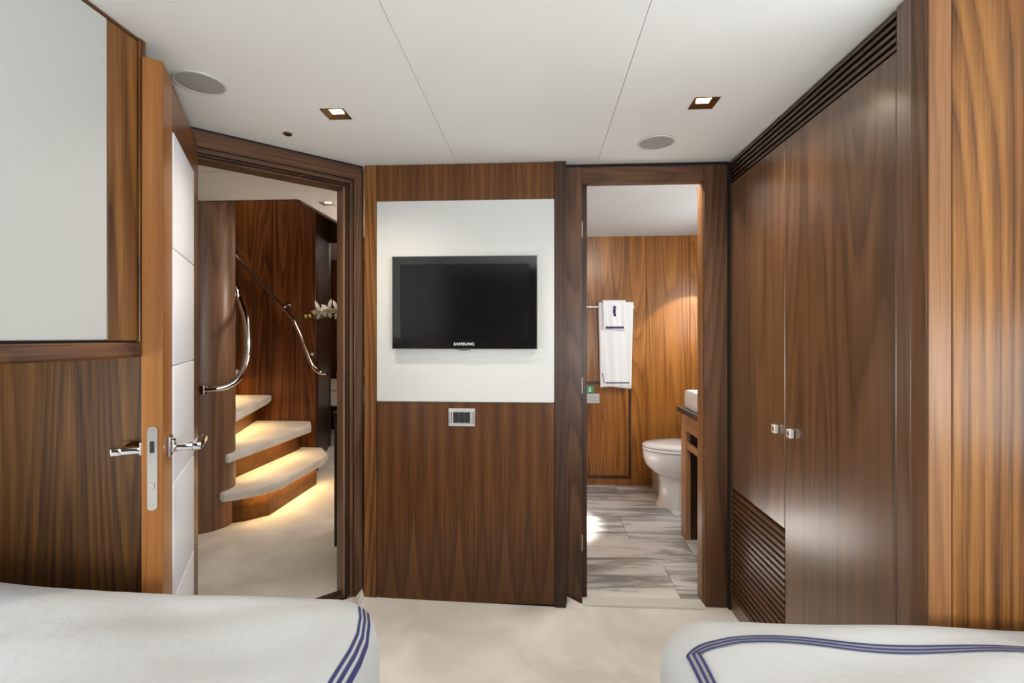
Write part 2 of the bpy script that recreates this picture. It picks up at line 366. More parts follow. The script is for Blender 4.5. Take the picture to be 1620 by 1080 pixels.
lo = bpy.data.objects.new('logo', me); COL.objects.link(lo); lo.parent = bz
lo.rotation_euler = (math.pi/2, 0, 0); lo.location = Vector((-.333, 2.1306, 1.1755))-wloc(bz); lo.scale = (1.1, 1, 1)

# ------------------------------------------------------------------ switch plate under the television
sw = thing('light_switch', 'chrome switch plate with three black rockers under the television', 'switch', (-.349, 2.175, .809))
box('plate', -.410, -.288, 2.166, 2.1748, .809, .891, CHROME, sw, bev=.003, seg=2)
box('bracket', -.389, -.309, 2.1635, 2.1665, .822, .878, SATIN, sw, bev=.001)
for i in range(3): box('rocker', -.3865+i*.0255, -.3625+i*.0255, 2.159, 2.1645, .826, .874, RUBBER, sw, bev=.002)
for x in (-.400, -.298): box('end_clip', x-.006, x+.006, 2.163, 2.1665, .823, .877, SATIN, sw, bev=.002)

# ------------------------------------------------------------------ bathroom doorway frame
t1 = thing('trim_1', 'dark walnut frame around the bathroom doorway', 'door frame', (.48, 2.24, 0), kind='structure')
box('jamb', .119, .1945, 2.215, 2.262, 0, 1.985, FRAMEW, t1)
box('door_stop', .1945, .2205, 2.248, 2.3, .012, 1.912, DARKW, t1)
box('jamb', .740, .842, 2.215, 2.262, 0, 1.985, FRAMEW, t1)
box('door_stop', .7365, .740, 2.232, 2.3, .012, 1.912, HONEYTRIM, t1)
box('header', .195, .7395, 2.217, 2.262, 1.912, 1.985, FRAMEX, t1)
box('cap_gap', .119, .845, 2.222, 2.262, 1.985, 2.0, GAP, t1, bev=0)
box('filler_post', .8425, .849, 2.20, 2.262, 0, 1.99, GAP, t1, bev=0)
def strike(parent, x, y, z, name='hinge_plate'):
    bm = bmesh.new(); n = 8; w = .011; h = .038
    pts = [(w*math.cos(math.pi*i/n), h-w+w*math.sin(math.pi*i/n)) for i in range(n+1)]
    pts += [(-w*math.cos(math.pi*i/n), -h+w-w*math.sin(math.pi*i/n)) for i in range(n+1)]
    f = [bm.verts.new((x+.0, y+p, z+q)) for p, q in pts]; bk = [bm.verts.new((x-.003, y+p, z+q)) for p, q in pts]
    bm.faces.new(f); bm.faces.new(bk[::-1])
    for i in range(len(f)): bm.faces.new((f[i], f[(i+1) % len(f)], bk[(i+1) % len(f)], bk[i]))
    return obj(name, bm, PORC, parent)
for z in (1.704, .99, .27):
    p = strike(t1, .1975, 2.2325, z); box('latch_slot', .1955, .1981, 2.226, 2.239, z-.009, z+.009, GAP, p, bev=0)

# ------------------------------------------------------------------ entrance doorway frame (diagonal wall)
ANG = math.radians(42.98)
t2 = thing('trim_2', 'dark walnut frame around the open entrance doorway to the hall', 'door frame', (-1.294, 1.739, 0), ANG, kind='structure')
LW = .6616
box('casing', .616, .655, -.004, .04, .03, 1.945, FRAMEW, t2, bev=.003, seg=2)
box('casing_return', .655, .6655, .004, .05, .03, 1.99, DARKW, t2)
box('jamb_bead', .600, .616, .006, .05, .03, 1.925, FRAMEW, t2, bev=.004, seg=2)
box('jamb', .589, .600, .016, .09, .03, 1.91, DARKW, t2, bev=.003)
box('door_stop', .578, .589, .03, .11, .02, 1.90, COLW, t2, bev=.003)
box('header', -.03, .655, -.004, .04, 1.930, 1.992, FRAMEX, t2, bev=.003, seg=2)
box('header_gap', -.03, .6616, .004, .04, 1.992, 2.0, GAP, t2, bev=0)
box('header_bead', -.03, .616, .006, .05, 1.912, 1.930, FRAMEX, t2, bev=.004, seg=2)
box('header_reveal', -.03, .600, .016, .09, 1.902, 1.912, DARKW, t2, bev=.003)
box('header_stop', -.03, .589, .03, .11, 1.893, 1.902, FRAMEX, t2, bev=.002)
box('casing', -.05, .012, -.004, .04, .03, 1.945, FRAMEW, t2, bev=.003, seg=2)
box('threshold', -.02, .60, .03, .09, 0, .036, DARKW, t2, bev=.004, seg=2)
box('upper_fill', -.03, .6616, .02, .11, 1.912, 2.08, WHITE, t2, bev=0)
box('strike_plate', .5865, .5895, .045, .065, .98, 1.09, plain('strike_bronze', (.12, .10, .085), .35, 1), t2)

# ------------------------------------------------------------------ the open entrance door
DA = math.radians(118.956)
door = thing('door_1', 'open walnut entrance door with white leather panels and chrome levers', 'door', (-1.001, 1.235, 0), DA, kind='structure')
# local x runs from the free edge to the hinges, local y (>0) is the side away from the cabin middle, so the visible face is y = 0
TH = .047
leaf = [(0, .125, .05, 1.95), (.503, .62, .05, 1.95)]
box('stile', 0, .126, .0, TH, .05, 1.95, EDGE, door, bev=.002)
box('stile', .502, .618, .0, TH, .05, 1.95, WZ, door, bev=.002)
box('rail', .126, .502, .0, TH, 1.811, 1.95, WX, door)
box('rail', .126, .502, .0, TH, .05, .109, WX, door)
box('core', .126, .502, .006, TH-.006, .109, 1.811, WHITE, door, bev=0)
for k in range(5):
    z = .110+k*.3402
    box('leather_panel', .1275, .5005, -.003, .01, z, z+.3385, LEATHER, door, bev=.004, seg=3, smooth=40)
lp = obj('lock_plate', bm_prism([(.0055*2*math.cos(a), (.1 if math.sin(a) >= 0 else -.1)+.011*math.sin(a)) for a in [2*math.pi*i/24 for i in range(24)]], 0, .0025), SATIN, door)
for v in lp.data.vertices: v.co = (-.0022+v.co.z, v.co.x, v.co.y)
lp.location = (0, TH/2, .866)
def local_box(name, x0, x1, y0, y1, z0, z1, m, par, bev=.001):
    return obj(name, bm_box(x0, x1, y0, y1, z0, z1, bev), m, par)
bxs = local_box('latch_bolt', -.006, .0, TH/2-.005, TH/2+.005, .908, .938, RUBBER, door)
local_box('dead_bolt', -.0035, .0, TH/2-.0055, TH/2+.0055, .812, .830, SATIN, door, .0008)
local_box('screw', -.003, .0, TH/2-.003, TH/2+.003, .768, .774, CHROME, door, .001)
def lever(sgn):
    y0 = 0 if sgn < 0 else TH
    yy = lambda q: y0+sgn*q
    a, c = sorted((yy(0), yy(.009)))
    rs = box('rosette', .045, .085, a, c, .882, .938, CHROME, door, bev=.003, seg=2)
    a, c = sorted((yy(.009), yy(.016)))
    box('collar', .050, .080, a, c, .892, .928, CHROME, door, bev=.003, seg=2)
    a, c = sorted((yy(.012), yy(.060)))
    box('lever_handle', .055, .075, a, c, .895, .915, CHROME, door, bev=.004, seg=3, smooth=40)
    a, c = sorted((yy(.056), yy(.080)))
    box('grip', .054, .185, a, c, .894, .916, CHROME, door, bev=.004, seg=3, smooth=40)
lever(-1); lever(1)

# ------------------------------------------------------------------ port side: bulkhead below, locker above
wl = thing('wall_left', 'dark walnut bulkhead panel at the foot of the bed below the locker', 'wall', (-1.4, 1.34, 0), kind='structure')
box('panel', -1.75, -1.125, 1.33, 1.35, .0, 1.998, LOWW, wl)
box('core', -1.75, -1.135, 1.35, 1.38, 0, 2.0, DARKW, wl, bev=0)
lk = thing('wall_locker', 'overhead locker with a white upholstered side and walnut trim', 'locker', (-1.4, .2, 1.16))
box('body', -1.745, -1.062, -1.15, 1.21, 1.195, 1.998, DARKW, lk, bev=0)
box('upholstered_panel', -1.064, -1.049, -1.15, 1.1205, 1.206, 1.988, plain('upholstery_darkened', (.56, .565, .545), .55, bump=(700, .12, .001), spec=.3), lk, bev=.004, seg=3, smooth=40)  # white upholstery in a darker copy, offsetting the strong window light here
box('stile', -1.064, -1.0505, 1.122, 1.2085, 1.204, 1.988, HONEY, lk)
box('post', -1.064, -1.046, 1.211, 1.232, 1.20, 1.9985, WZ, lk)
box('top_rail', -1.064, -1.050, -1.15, 1.2095, 1.9895, 1.9985, WY, lk, bev=.001)
box('bottom_rail', -1.09, -1.040, -1.15, 1.213, 1.160, 1.200, WY, lk, bev=.006, seg=3)
box('shadow_gap', -1.07, -1.056, -1.15, 1.21, 1.198, 1.208, GAP, lk, bev=0)

# ------------------------------------------------------------------ wardrobe on the starboard side
wd = thing('wardrobe', 'tall built-in walnut wardrobe with slatted grilles and square knobs', 'wardrobe', (1.25, 1.66, 0))
X = .85
box('carcass', X+.022, 1.74, 1.125, 2.225, 0, 1.998, DARKW, wd, bev=0)
box('toe_board', X, X+.02, 1.205, 2.221, .0, .068, WARD, wd)
d1 = obj('door', bm_box(X, X+.02, 1.7268, 2.2205, .548, 1.894), WARD, wd)
box('hinge_stile', X, X+.02, 2.197, 2.2205, .07, .547, WARD, wd)
d2 = box('door', X, X+.02, 1.2035, 1.7242, .070, 1.894, WARD, wd)
box('pilaster', X-.001, X+.02, 1.1555, 1.201, 0, 1.998, WARD, wd)
box('pilaster', X-.003, X+.02, 1.108, 1.154, 0, 1.998, FRAMEW, wd)
box('top_back', X+.018, X+.023, 1.2, 2.222, 1.89, 1.998, GAP, wd, bev=0)
def slat(name, y0, y1, z, h, par):
    bm = bmesh.new()
    prof = [(X-.001, z), (X+.001, z+h*.62), (X+.017, z+h), (X+.017, z+h*.38)]
    A = [bm.verts.new((x, y0, q)) for x, q in prof]; B = [bm.verts.new((x, y1, q)) for x, q in prof]
    bm.faces.new(A); bm.faces.new(B[::-1])
    for i in range(4): bm.faces.new((A[i], A[(i+1) % 4], B[(i+1) % 4], B[i]))
    return obj(name, bm, WARD_Y, par)
KNOB = plain('knob_brushed', (.86, .83, .79), .45, .55)
WARD_Y = walnut('walnut_slat', 'y', dark=(.042, .020, .011), mid=(.085, .040, .020), light=(.135, .064, .031), figure=.6, rough=.3)
for k in range(5): slat('grille_slat', 1.2035, 2.2205, 1.8985+k*.0198, .0175, wd)
box('vent_back', X+.017, X+.0215, 1.727, 2.197, .07, .546, GAP, wd, bev=0)
for k in range(19): slat('vent_slat', 1.7275, 2.1965, .0735+k*.02475, .0195, wd)
for (dr, yc, z) in ((d1, 1.778, .885), (d2, 1.673, .889)):
    kb = box('knob', X-.016, X-.002, yc-.0125, yc+.0125, z-.0145, z+.0145, KNOB, dr, bev=.0015)
    box('knob_inset', X-.0168, X-.0155, yc-.0055, yc+.0055, z-.0065, z+.0065, plain('knob_inset', (.30, .28, .25), .35, 1), kb, bev=.0003)
box('corner_trim', X-.0025, .895, 1.102, 1.1078, 0, 1.998, HONEYTRIM, wd, bev=.003, seg=2)
box('end_panel', .897, 1.745, 1.103, 1.125, 0, 1.998, HONEY, wd)

# ------------------------------------------------------------------ cabin sides and rear with the windows that light it
def win(name, x, ya, yb, za, zb, sgn, label):
    w = thing(name, label, 'window', (x, (ya+yb)/2, za), kind='structure')
    for (a, b_, c, d) in ((ya-.05, yb+.05, za-.05, za), (ya-.05, yb+.05, zb, zb+.05), (ya-.05, ya, za, zb), (yb, yb+.05, za, zb)):
        box('window_frame', *sorted((x, x-sgn*.02)), a, b_, c, d, WY, w)
    box('pane', *sorted((x+sgn*.012, x+sgn*.018)), ya, yb, za, zb, GLASS, w, bev=0)
tag(box('wall_port', -1.80, -1.75, -1.25, 1.38, 0, 2.0, UPH, bev=0), 'pale upholstered hull side beside the bed under the locker', 'wall', kind='structure')
tag(box('wall_starboard', 1.75, 1.80, -1.25, 1.12, 0, 2.0, UPH, bev=0), 'pale upholstered hull side beside the bed by the wardrobe', 'wall', kind='structure')
tag(box('wall_rear', -1.8, 1.8, -1.25, -1.2, 0, 2.0, DARKW, bev=0), 'dark walnut rear wall behind the heads of the beds', 'wall', kind='structure')
win('window_1', -1.745, -.7, .8, .72, 1.14, -1, 'long hull window under the locker')
win('window_2', 1.745, -.7, .8, .81, 1.43, 1, 'long hull window beside the bed by the wardrobe')

# ------------------------------------------------------------------ ceiling fittings
def downlight(cx, cy, z, lab, mat, power, col, parent_bronze=BRONZE):
    t = thing('downlight', lab, 'ceiling light', (cx, cy, z), group='square recessed downlights')
    bm = bmesh.new(); H = [(.041, -.002), (.0365, -.002), (.020, .0095)]
    rings = [[bm.verts.new((cx+sx*h, cy+sy*h, z+q)) for sx, sy in ((-1, -1), (1, -1), (1, 1), (-1, 1))] for h, q in H]
    for A, B in zip(rings, rings[1:]):
        for i in range(4): bm.faces.new((A[i], A[(i+1) % 4], B[(i+1) % 4], B[i]))
    top = [bm.verts.new((cx+sx*.041, cy+sy*.041, z)) for sx, sy in ((-1, -1), (1, -1), (1, 1), (-1, 1))]
    for i in range(4): bm.faces.new((rings[0][i], rings[0][(i+1) % 4], top[(i+1) % 4], top[i]))
    obj('bezel', bm, parent_bronze, t)
    box('lens', cx-.021, cx+.021, cy-.021, cy+.021, z+.0085, z+.0110, mat, t, bev=0)
    s_ = spot('downlight_glow', (cx, cy, z+.004), (cx, cy, 0), power, 140, col, .9, .015); s_.parent = t; s_.location = (0, 0, .004)
    return t
WARM = (1, .86, .68)
downlight(*LIGHTS[0], 2.0, 'square bronze downlight in the ceiling near the entrance doorway', LAMP, 28, WARM)
downlight(*LIGHTS[1], 2.0, 'square bronze downlight in the ceiling beside the wardrobe grille', LAMP, 28, WARM)
downlight(*HL, 2.05, 'square downlight in the hall ceiling beyond the doorway', LAMPC, 6, (1, .9, .78), SATIN)
def speaker(cx, cy, lab):
    t = thing('ceiling_speaker', lab, 'speaker', (cx, cy, 1.994), group='round ceiling speakers')
    obj('rim', bm_lathe([(.0685, 1.9995), (.0715, 1.998), (.0715, 1.994), (.0675, 1.9925), (.0655, 1.9945), (.0655, 1.9995)], cx, cy, 48), plain('speaker_rim', (.62, .62, .59), .5), t, smooth=40)
    obj('grille', bm_lathe([(.0657, 1.9985), (.0657, 1.9940), (.03, 1.9925), (0, 1.992)], cx, cy, 48), GREY, t, smooth=40)
speaker(-1.044, 1.434, 'round grey ceiling speaker above the open entrance door')
speaker(.472, 1.98, 'round grey ceiling speaker above the bathroom doorway')
t = thing('sprinkler_head', 'tiny round bronze fitting in the ceiling by the entrance doorway', 'sprinkler', (-.972, 1.819, 1.99))
obj('cup', bm_lathe([(.0165, 1.9995), (.0165, 1.996), (.010, 1.993), (.010, 1.9995)], -.972, 1.819, 24), BRONZE, t, smooth=40)
obj('core', bm_lathe([(.0095, 1.9995), (.0095, 1.9945), (0, 1.9935)], -.972, 1.819, 16), GAP, t)

# ------------------------------------------------------------------ the beds
def make_bed(name, lab, x0, x1, y0, y1, top, rc, stripes, head, seedv, lean=0.0):
    bed = thing(name, lab, 'bed', ((x0+x1)/2, (y0+y1)/2, 0), group='single beds with navy striped duvets')
    box('bed_base', x0+.06, x1-.06, y0+.02, y1-.05, 0, .26, DARKW, bed)
    box('mattress', x0+.03, x1-.03, y0+.02, y1-.04, .26, top-.05, COTTON, bed, bev=.03, seg=3)
    R = .085
    cx, cy = (x0+x1)/2, (y0+y1)/2; hx, hy = (x1-x0)/2, (y1-y0)/2
    def sdf(x, y):
        qx, qy = abs(x-cx)-hx+rc, abs(y-cy)-hy+rc
        return -(math.hypot(max(qx, 0), max(qy, 0))+min(max(qx, qy), 0)-rc)
    def zf(x, y):
        i = max(0.0, sdf(x, y)); e = min(i, R)
        z = top-R+math.sqrt(max(0, R*R-(R-e)**2))
        w = min(1, i/.12)
        z += w*(.014*min(1, max(0, i-.05)/.3)+.005*math.sin(9*x+4*y+seedv)+.004*math.sin(17*(x*.6+y)+seedv*2)*math.sin(6*x)+.004*math.sin(31*(x*.35-y)+1.3)+.004*math.sin(13*(x+.9*y)+seedv)*math.sin(3.1*x-5*y))
        z += lean*max(0, (cx-x))*w
        return z
    bm = bmesh.new(); loops = []
    # sample rounded rectangle outline as core point + unit normal
    out = []
    def arc(px, py, a0, n=12):
        for k in range(n+1):
            a = a0+math.pi/2*k/n; out.append((px, py, math.cos(a), math.sin(a)))
    def edge(p, q, n):
        for k in range(1, n): out.append((p[0]+(q[0]-p[0])*k/n, p[1]+(q[1]-p[1])*k/n, p[2], p[3]))
    cs = [(cx+hx-rc, cy+hy-rc, 0), (cx-hx+rc, cy+hy-rc, math.pi/2), (cx-hx+rc, cy-hy+rc, math.pi), (cx+hx-rc, cy-hy+rc, 1.5*math.pi)]
    for i, c in enumerate(cs):
        arc(*c); nx = cs[(i+1) % 4]; a = c[2]+math.pi/2
        edge((c[0], c[1], round(math.cos(a)), round(math.sin(a))), (nx[0], nx[1]), 46)
    def ring(inset, z=None, wob=0):
        L_ = []
        for k, (px, py, nx, ny) in enumerate(out):
            w_ = wob*(math.sin(k*.55+seedv)+.6*math.sin(k*.23+1))
            x, y = px+nx*(rc-inset+w_), py+ny*(rc-inset+w_)
            L_.append(bm.verts.new((x, y, zf(x, y) if z is None else z)))
        return L_
    loops += [ring(.012, .22, .006), ring(.004, .34, .005), ring(0, top-R-.04, .002), ring(0.0001)]
    for q in (.006, .014, .026, .040, .056, .07, .085, .1): loops.append(ring(q))
    inner = loops[-1]; n = len(inner)
    for tt in (.03, .06, .1, .15, .2, .27, .35, .45, .58, .72, .86):
        L_ = []
        for v in inner:
            hxx = max(0, hx-hy) if hx > hy else 0; hyy = max(0, hy-hx)
            tx = min(max(v.co.x, cx-hxx), cx+hxx); ty = min(max(v.co.y, cy-hyy), cy+hyy)
            x, y = v.co.x+(tx-v.co.x)*tt, v.co.y+(ty-v.co.y)*tt
            L_.append(bm.verts.new((x, y, zf(x, y))))
        loops.append(L_)
    for A, B in zip(loops, loops[1:]):
        for k in range(n): bm.faces.new((A[k], A[(k+1) % n], B[(k+1) % n], B[k]))
    bm.faces.new(loops[-1])
    dv = obj('duvet', bm, COTTON, bed, smooth=True)
    for path, w, closed in stripes(sdf):
        for k in range(3):
            off = (k-1)*.0092
            bs = bmesh.new(); prev = None
            P = [Vector((p[0], p[1], 0)) for p in path]
            for i, p in enumerate(P):
                d = (P[min(i+1, len(P)-1)]-P[max(i-1, 0)]).normalized(); nn = Vector((-d.y, d.x, 0))
                if 0 < i < len(P)-1: nn = nn/max(.35, d.dot((P[i+1]-P[i]).normalized()))
                row = []
                for s_ in (-1, 1):
                    q = p+nn*(off+s_*w/2)
                    e_ = .002
                    gx = (zf(q.x+e_, q.y)-zf(q.x-e_, q.y))/(2*e_); gy = (zf(q.x, q.y+e_)-zf(q.x, q.y-e_))/(2*e_)
                    nrm = Vector((-gx, -gy, 1)).normalized()
                    row.append(bs.verts.new(Vector((q.x, q.y, zf(q.x, q.y)))+nrm*.0022))
                if prev: bs.faces.new((prev[0], row[0], row[1], prev[1]))
                prev = row
            obj('border_stripe', bs, NAVY, dv, smooth=True)
    return bed, zf
def dense(pts, step=.012):
    o = []
    for a, b_ in zip(pts, pts[1:]):
        n = max(1, int(math.hypot(b_[0]-a[0], b_[1]-a[1])/step))
        for k in range(n): o.append((a[0]+(b_[0]-a[0])*k/n, a[1]+(b_[1]-a[1])*k/n))
    o.append(pts[-1]); return o
# bed under the locker: stripes run along the edge on the aisle side
make_bed('single_bed', 'white duvet bed reaching under the overhead locker, stripes on its aisle edge', -1.72, -.358, -1.05, 1.165, .604, .13,
         lambda sdf: [(dense([(-.374, -1.0), (-.374, .96), (-.377, 1.01), (-.388, 1.055), (-.408, 1.10)]), .0048, False)], None, .4, .13)
def starb(sdf):
    pts = spline([(1.70, .82, 0), (1.2, .895, 0), (.85, .945, 0), (.6, .963, 0), (.46, .965, 0), (.37, .957, 0), (.291, .932, 0)], 10)
    return [([(p.x, p.y) for p in pts]+dense([(.2915, .922), (.300, -1.0)]), .0048, False)]
make_bed('single_bed', 'white duvet bed against the wardrobe end panel, stripes turning its corner', .244, 1.72, -1.05, 1.094, .622, .12, starb, None, 2.1)

# ------------------------------------------------------------------ bathroom shell
wb = thing('wall_bathroom_back', 'honey walnut panelled back wall of the bathroom', 'wall', (.85, 4.0, 0), kind='structure')
box('core', -.55, 1.52, 3.992, 4.03, 0, 2.03, DARKW, wb, bev=0)
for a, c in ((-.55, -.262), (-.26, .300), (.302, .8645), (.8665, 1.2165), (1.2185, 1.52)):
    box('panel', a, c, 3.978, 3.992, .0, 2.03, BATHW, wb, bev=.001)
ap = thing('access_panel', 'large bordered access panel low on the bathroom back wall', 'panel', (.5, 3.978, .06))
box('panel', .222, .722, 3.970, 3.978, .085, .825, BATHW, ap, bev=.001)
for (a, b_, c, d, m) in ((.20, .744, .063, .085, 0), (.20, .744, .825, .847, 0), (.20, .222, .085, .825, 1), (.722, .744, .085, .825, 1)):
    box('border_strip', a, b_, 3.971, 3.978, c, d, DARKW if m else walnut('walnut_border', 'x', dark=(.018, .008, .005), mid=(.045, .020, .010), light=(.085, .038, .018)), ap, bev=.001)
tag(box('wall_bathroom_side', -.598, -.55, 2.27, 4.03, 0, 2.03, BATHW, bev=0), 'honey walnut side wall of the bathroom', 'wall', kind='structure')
tag(box('wall_bathroom_outer', 1.52, 1.56, 2.26, 4.03, 0, 2.03, WHITE, bev=0), 'white outer wall of the bathroom behind the toilet', 'wall', kind='structure')
tag(box('wall_bathroom_inner', .845, 1.52, 2.235, 2.27, 0, 2.03, WHITE, bev=0), 'white wall between bathroom and wardrobe', 'wall', kind='structure')
# towel rail and towels
tr = thing('towel_rail', 'chrome towel rail on the bathroom back wall', 'towel rail', (.5, 3.95, 1.44))
obj('bar', bm_tube([(.24, 3.925, 1.452), (.762, 3.925, 1.452)], .0065, 12), CHROME, tr, smooth=40)
for x in (.25, .755): obj('post', bm_tube([(x, 3.92, 1.452), (x, 3.978, 1.452)], .008, 12), CHROME, tr, smooth=40)
def towel(name, lab, x0, x1, zt, zb, yb, th, taper, parts):
    t = thing(name, lab, 'towel', ((x0+x1)/2, yb, zb), group='white towels on the rail')
    bm = bmesh.new(); nx = 18; nz = 26; front = []; back = []
    prof = []
    for k in range(nz+1): prof.append(('f', k/nz))
    def P(i, side, tz):
        s_ = i/nx; z = zb+(zt-.012-zb)*tz
        cxm = (x0+x1)/2; w = (x1-x0)*(1-taper*(1-tz))
        x = cxm+(s_-.5)*w
        wave = .005*math.sin(s_*9+.7)*(1-tz*.7)+.003*math.sin(s_*23+tz*3)*(1-tz)
        yy = yb-th/2+wave if side == 'f' else yb+th/2+.3*wave
        return (x, yy, z+(.008*math.sin(s_*5) if tz < .02 else 0))
    F = [[bm.verts.new(P(i, 'f', k/nz)) for i in range(nx+1)] for k in range(nz+1)]
    T = []
    for a in range(1, 6):
        an = math.pi*a/6
        T.append([bm.verts.new((F[-1][i].co.x, yb-(th/2)*math.cos(an), zt-.012+.012*math.sin(an))) for i in range(nx+1)])
    Bk = [[bm.verts.new(P(i, 'b', k/nz)) for i in range(nx+1)] for k in range(nz, -1, -1)]
    rows_ = F+T+Bk
    for A, B in zip(rows_, rows_[1:]):
        for i in range(nx): bm.faces.new((A[i], A[i+1], B[i+1], B[i]))
    bmesh.ops.recalc_face_normals(bm, faces=bm.faces)
    bmesh.ops.solidify(bm, geom=bm.faces[:], thickness=.007)
    obj('cloth', bm, TOWEL, t, smooth=True)
    return t, P
bt, BP = towel('bath_towel', 'long white bath towel with navy hem line hanging on the rail', .474, .750, 1.492, .806, 3.925, .040, .13, None)
def band(t, name, P, tz0, tz1, i0, i1, curve=0):
    bm = bmesh.new(); rows_ = []
    for i in range(i0, i1+1):
        dz = curve*((i-9)/9)**2
        a = Vector(P(i, 'f', tz0+dz))+Vector((0, -.002, 0)); c = Vector(P(i, 'f', tz1+dz))+Vector((0, -.002, 0))
        rows_.append((bm.verts.new(a), bm.verts.new(c)))
    for A, B in zip(rows_, rows_[1:]): bm.faces.new((A[0], B[0], B[1], A[1]))
    return obj(name, bm, NAVY, t)
band(bt, 'hem_line', BP, .050, .064, 3, 17)
bm = bmesh.new(); q = [Vector(BP(2, 'f', .05)), Vector(BP(1, 'f', .17))]
w_ = Vector((.006, 0, 0)); o_ = Vector((0, -.004, 0))
bm.faces.new([bm.verts.new(p) for p in (q[0]+o_, q[0]+w_+o_, q[1]+w_+o_, q[1]+o_)]); obj('side_line', bm, NAVY, bt)
ht, HP = towel('hand_towel', 'small white hand towel with seahorse emblem over the bath towel', .504, .688, 1.508, 1.268, 3.925, .074, .08, None)
band(ht, 'navy_band', HP, .04, .115, 2, 17)
# seahorse emblem
sea = [(0.10, .98), (.30, 1.0), (.42, .93), (.40, .84), (.60, .80), (.74, .74), (.70, .70), (.52, .73), (.40, .74), (.46, .64), (.50, .52), (.44, .42), (.36, .33), (.28, .24), (.27, .14), (.34, .06), (.46, .03), (.58, .07), (.64, .16), (.58, .23), (.50, .22), (.54, .17), (.52, .11), (.45, .09), (.38, .13), (.38, .2), (.46, .30), (.56, .40), (.66, .52), (.80, .50), (.72, .60), (.68, .70), (.70, .82), (.62, .93), (.48, 1.04), (.28, 1.06)]
body_l = [(.40, 1.02), (.26, .96), (.18, .86), (.02, .80), (.04, .76), (.22, .76), (.30, .70), (.20, .60), (.18, .48), (.26, .36), (.38, .28), (.44, .20), (.40, .12), (.28, .10), (.20, .16), (.24, .22), (.16, .22), (.10, .13), (.20, .02), (.38, .0), (.54, .08), (.58, .22), (.52, .34), (.54, .42), (.66, .44), (.60, .54), (.70, .58), (.58, .66), (.62, .76), (.60, .90), (.54, 1.0)]
bm = bmesh.new(); sx, sz = .046, .088
vs = [bm.verts.new((.590+(1-px)*sx-.02, 3.925-.0375-.0045, 1.372+pz*sz)) for px, pz in body_l]
f = bm.faces.new(vs); bmesh.ops.triangulate(bm, faces=[f])
r = bmesh.ops.extrude_face_region(bm, geom=bm.faces[:]); bmesh.ops.translate(bm, verts=[v for v in r['geom'] if isinstance(v, bmesh.types.BMVert)], vec=(0, .004, 0))
obj('seahorse_emblem', bm, NAVY, ht)
# little signs beside the jamb
sg = thing('safety_sign', 'small green safety sign beside the towel', 'sign', (.415, 3.9698, .757))
box('board', .385, .441, 3.9665, 3.9698, .757, .812, SIGNG, sg, bev=.0005)
box('pictogram', .402, .424, 3.9655, 3.967, .766, .774, SIGNW, sg, bev=0)
for (a, b_, c, d) in ((.409, .417, .774, .792), (.402, .424, .786, .791)): box('pictogram', a, b_, 3.9655, 3.967, c, d, SIGNW, sg, bev=0)
obj('pictogram', bm_prism([(.413+.0045*math.cos(k*math.pi/5), 3.9660+.0004*math.sin(k*math.pi/5)) for k in range(10)], .795, .803), SIGNW, sg)
np_ = thing('notice_plate', 'small grey printed notice plate under the green sign', 'notice', (.44, 3.9698, .673))
box('board', .385, .489, 3.9668, 3.9698, .673, .749, PLATE, np_, bev=.0008)
for k in range(4): box('printed_line', .395, .475-.012*(k % 2), 3.9662, 3.967, .690+k*.013, .694+k*.013, PRINT, np_, bev=0)

# toilet, facing the port side
to = thing('toilet', 'white porcelain toilet with closed lid beside the vanity', 'toilet', (1.1, 3.53, 0))
def egg(cx, cy, L_, Wd, z, n=40, back=None):
    o = []
    for k in range(n):
        a = 2*math.pi*k/n; c, s_ = math.cos(a), math.sin(a)
        rx = L_*(.62 if c < 0 else .38)
        x = cx+rx*c*1.0; y = cy+Wd/2*s_*(1-.10*(-c if c < 0 else 0))
        o.append((x, y, z))
    return o
def loft(secs):
    bm = bmesh.new(); R_ = [[bm.verts.new(p) for p in s_] for s_ in secs]; n = len(R_[0])
    for A, B in zip(R_, R_[1:]):
        for k in range(n): bm.faces.new((A[k], A[(k+1) % n], B[(k+1) % n], B[k]))
    bm.faces.new(R_[0][::-1]); bm.faces.new(R_[-1]); return bm
TY = 3.53
obj('pedestal', loft([egg(1.06, TY, .36, .25, 0), egg(1.06, TY, .36, .25, .02), egg(1.06, TY, .325, .215, .06), egg(1.06, TY, .315, .205, .18), egg(1.06, TY, .33, .23, .24), egg(1.05, TY, .40, .29, .30)]), PORC, to, smooth=50)
obj('bowl', loft([egg(1.06, TY, .30, .21, .215), egg(1.05, TY, .38, .28, .25), egg(1.035, TY, .43, .325, .295), egg(1.03, TY, .455, .352, .345), egg(1.03, TY, .462, .36, .385), egg(1.03, TY, .455, .355, .402)]), PORC, to, smooth=50)
obj('seat', loft([egg(1.03, TY, .455, .355, .405), egg(1.03, TY, .468, .368, .410), egg(1.03, TY, .468, .368, .420), egg(1.03, TY, .458, .358, .425)]), PORC, to, smooth=50)
obj('lid', loft([egg(1.03, TY, .455, .355, .428), egg(1.03, TY, .466, .366, .432), egg(1.03, TY, .462, .362, .443), egg(1.03, TY, .43, .33, .452), egg(1.03, TY, .25, .18, .456)]), PORC, to, smooth=50)
box('tank', 1.30, 1.50, TY-.2, TY+.2, .38, .80, PORC, to, bev=.02, seg=3, smooth=40)
box('tank_foot', 1.18, 1.50, TY-.12, TY+.12, 0, .38, PORC, to, bev=.02, seg=3, smooth=40)
bn = thing('waste_bin', 'slim white bin on the marble floor behind the toilet', 'bin', (.97, 3.84, 0))
obj('body', loft([[(.908+dx, 3.77+dy, z) for dx, dy in ((0, 0), (.15, 0), (.15, .17), (0, .17))] for z in (.005, .27)]), PORC, bn)
box('lid', .902, 1.064, 3.764, 3.946, .27, .285, PORC, bn, bev=.004)
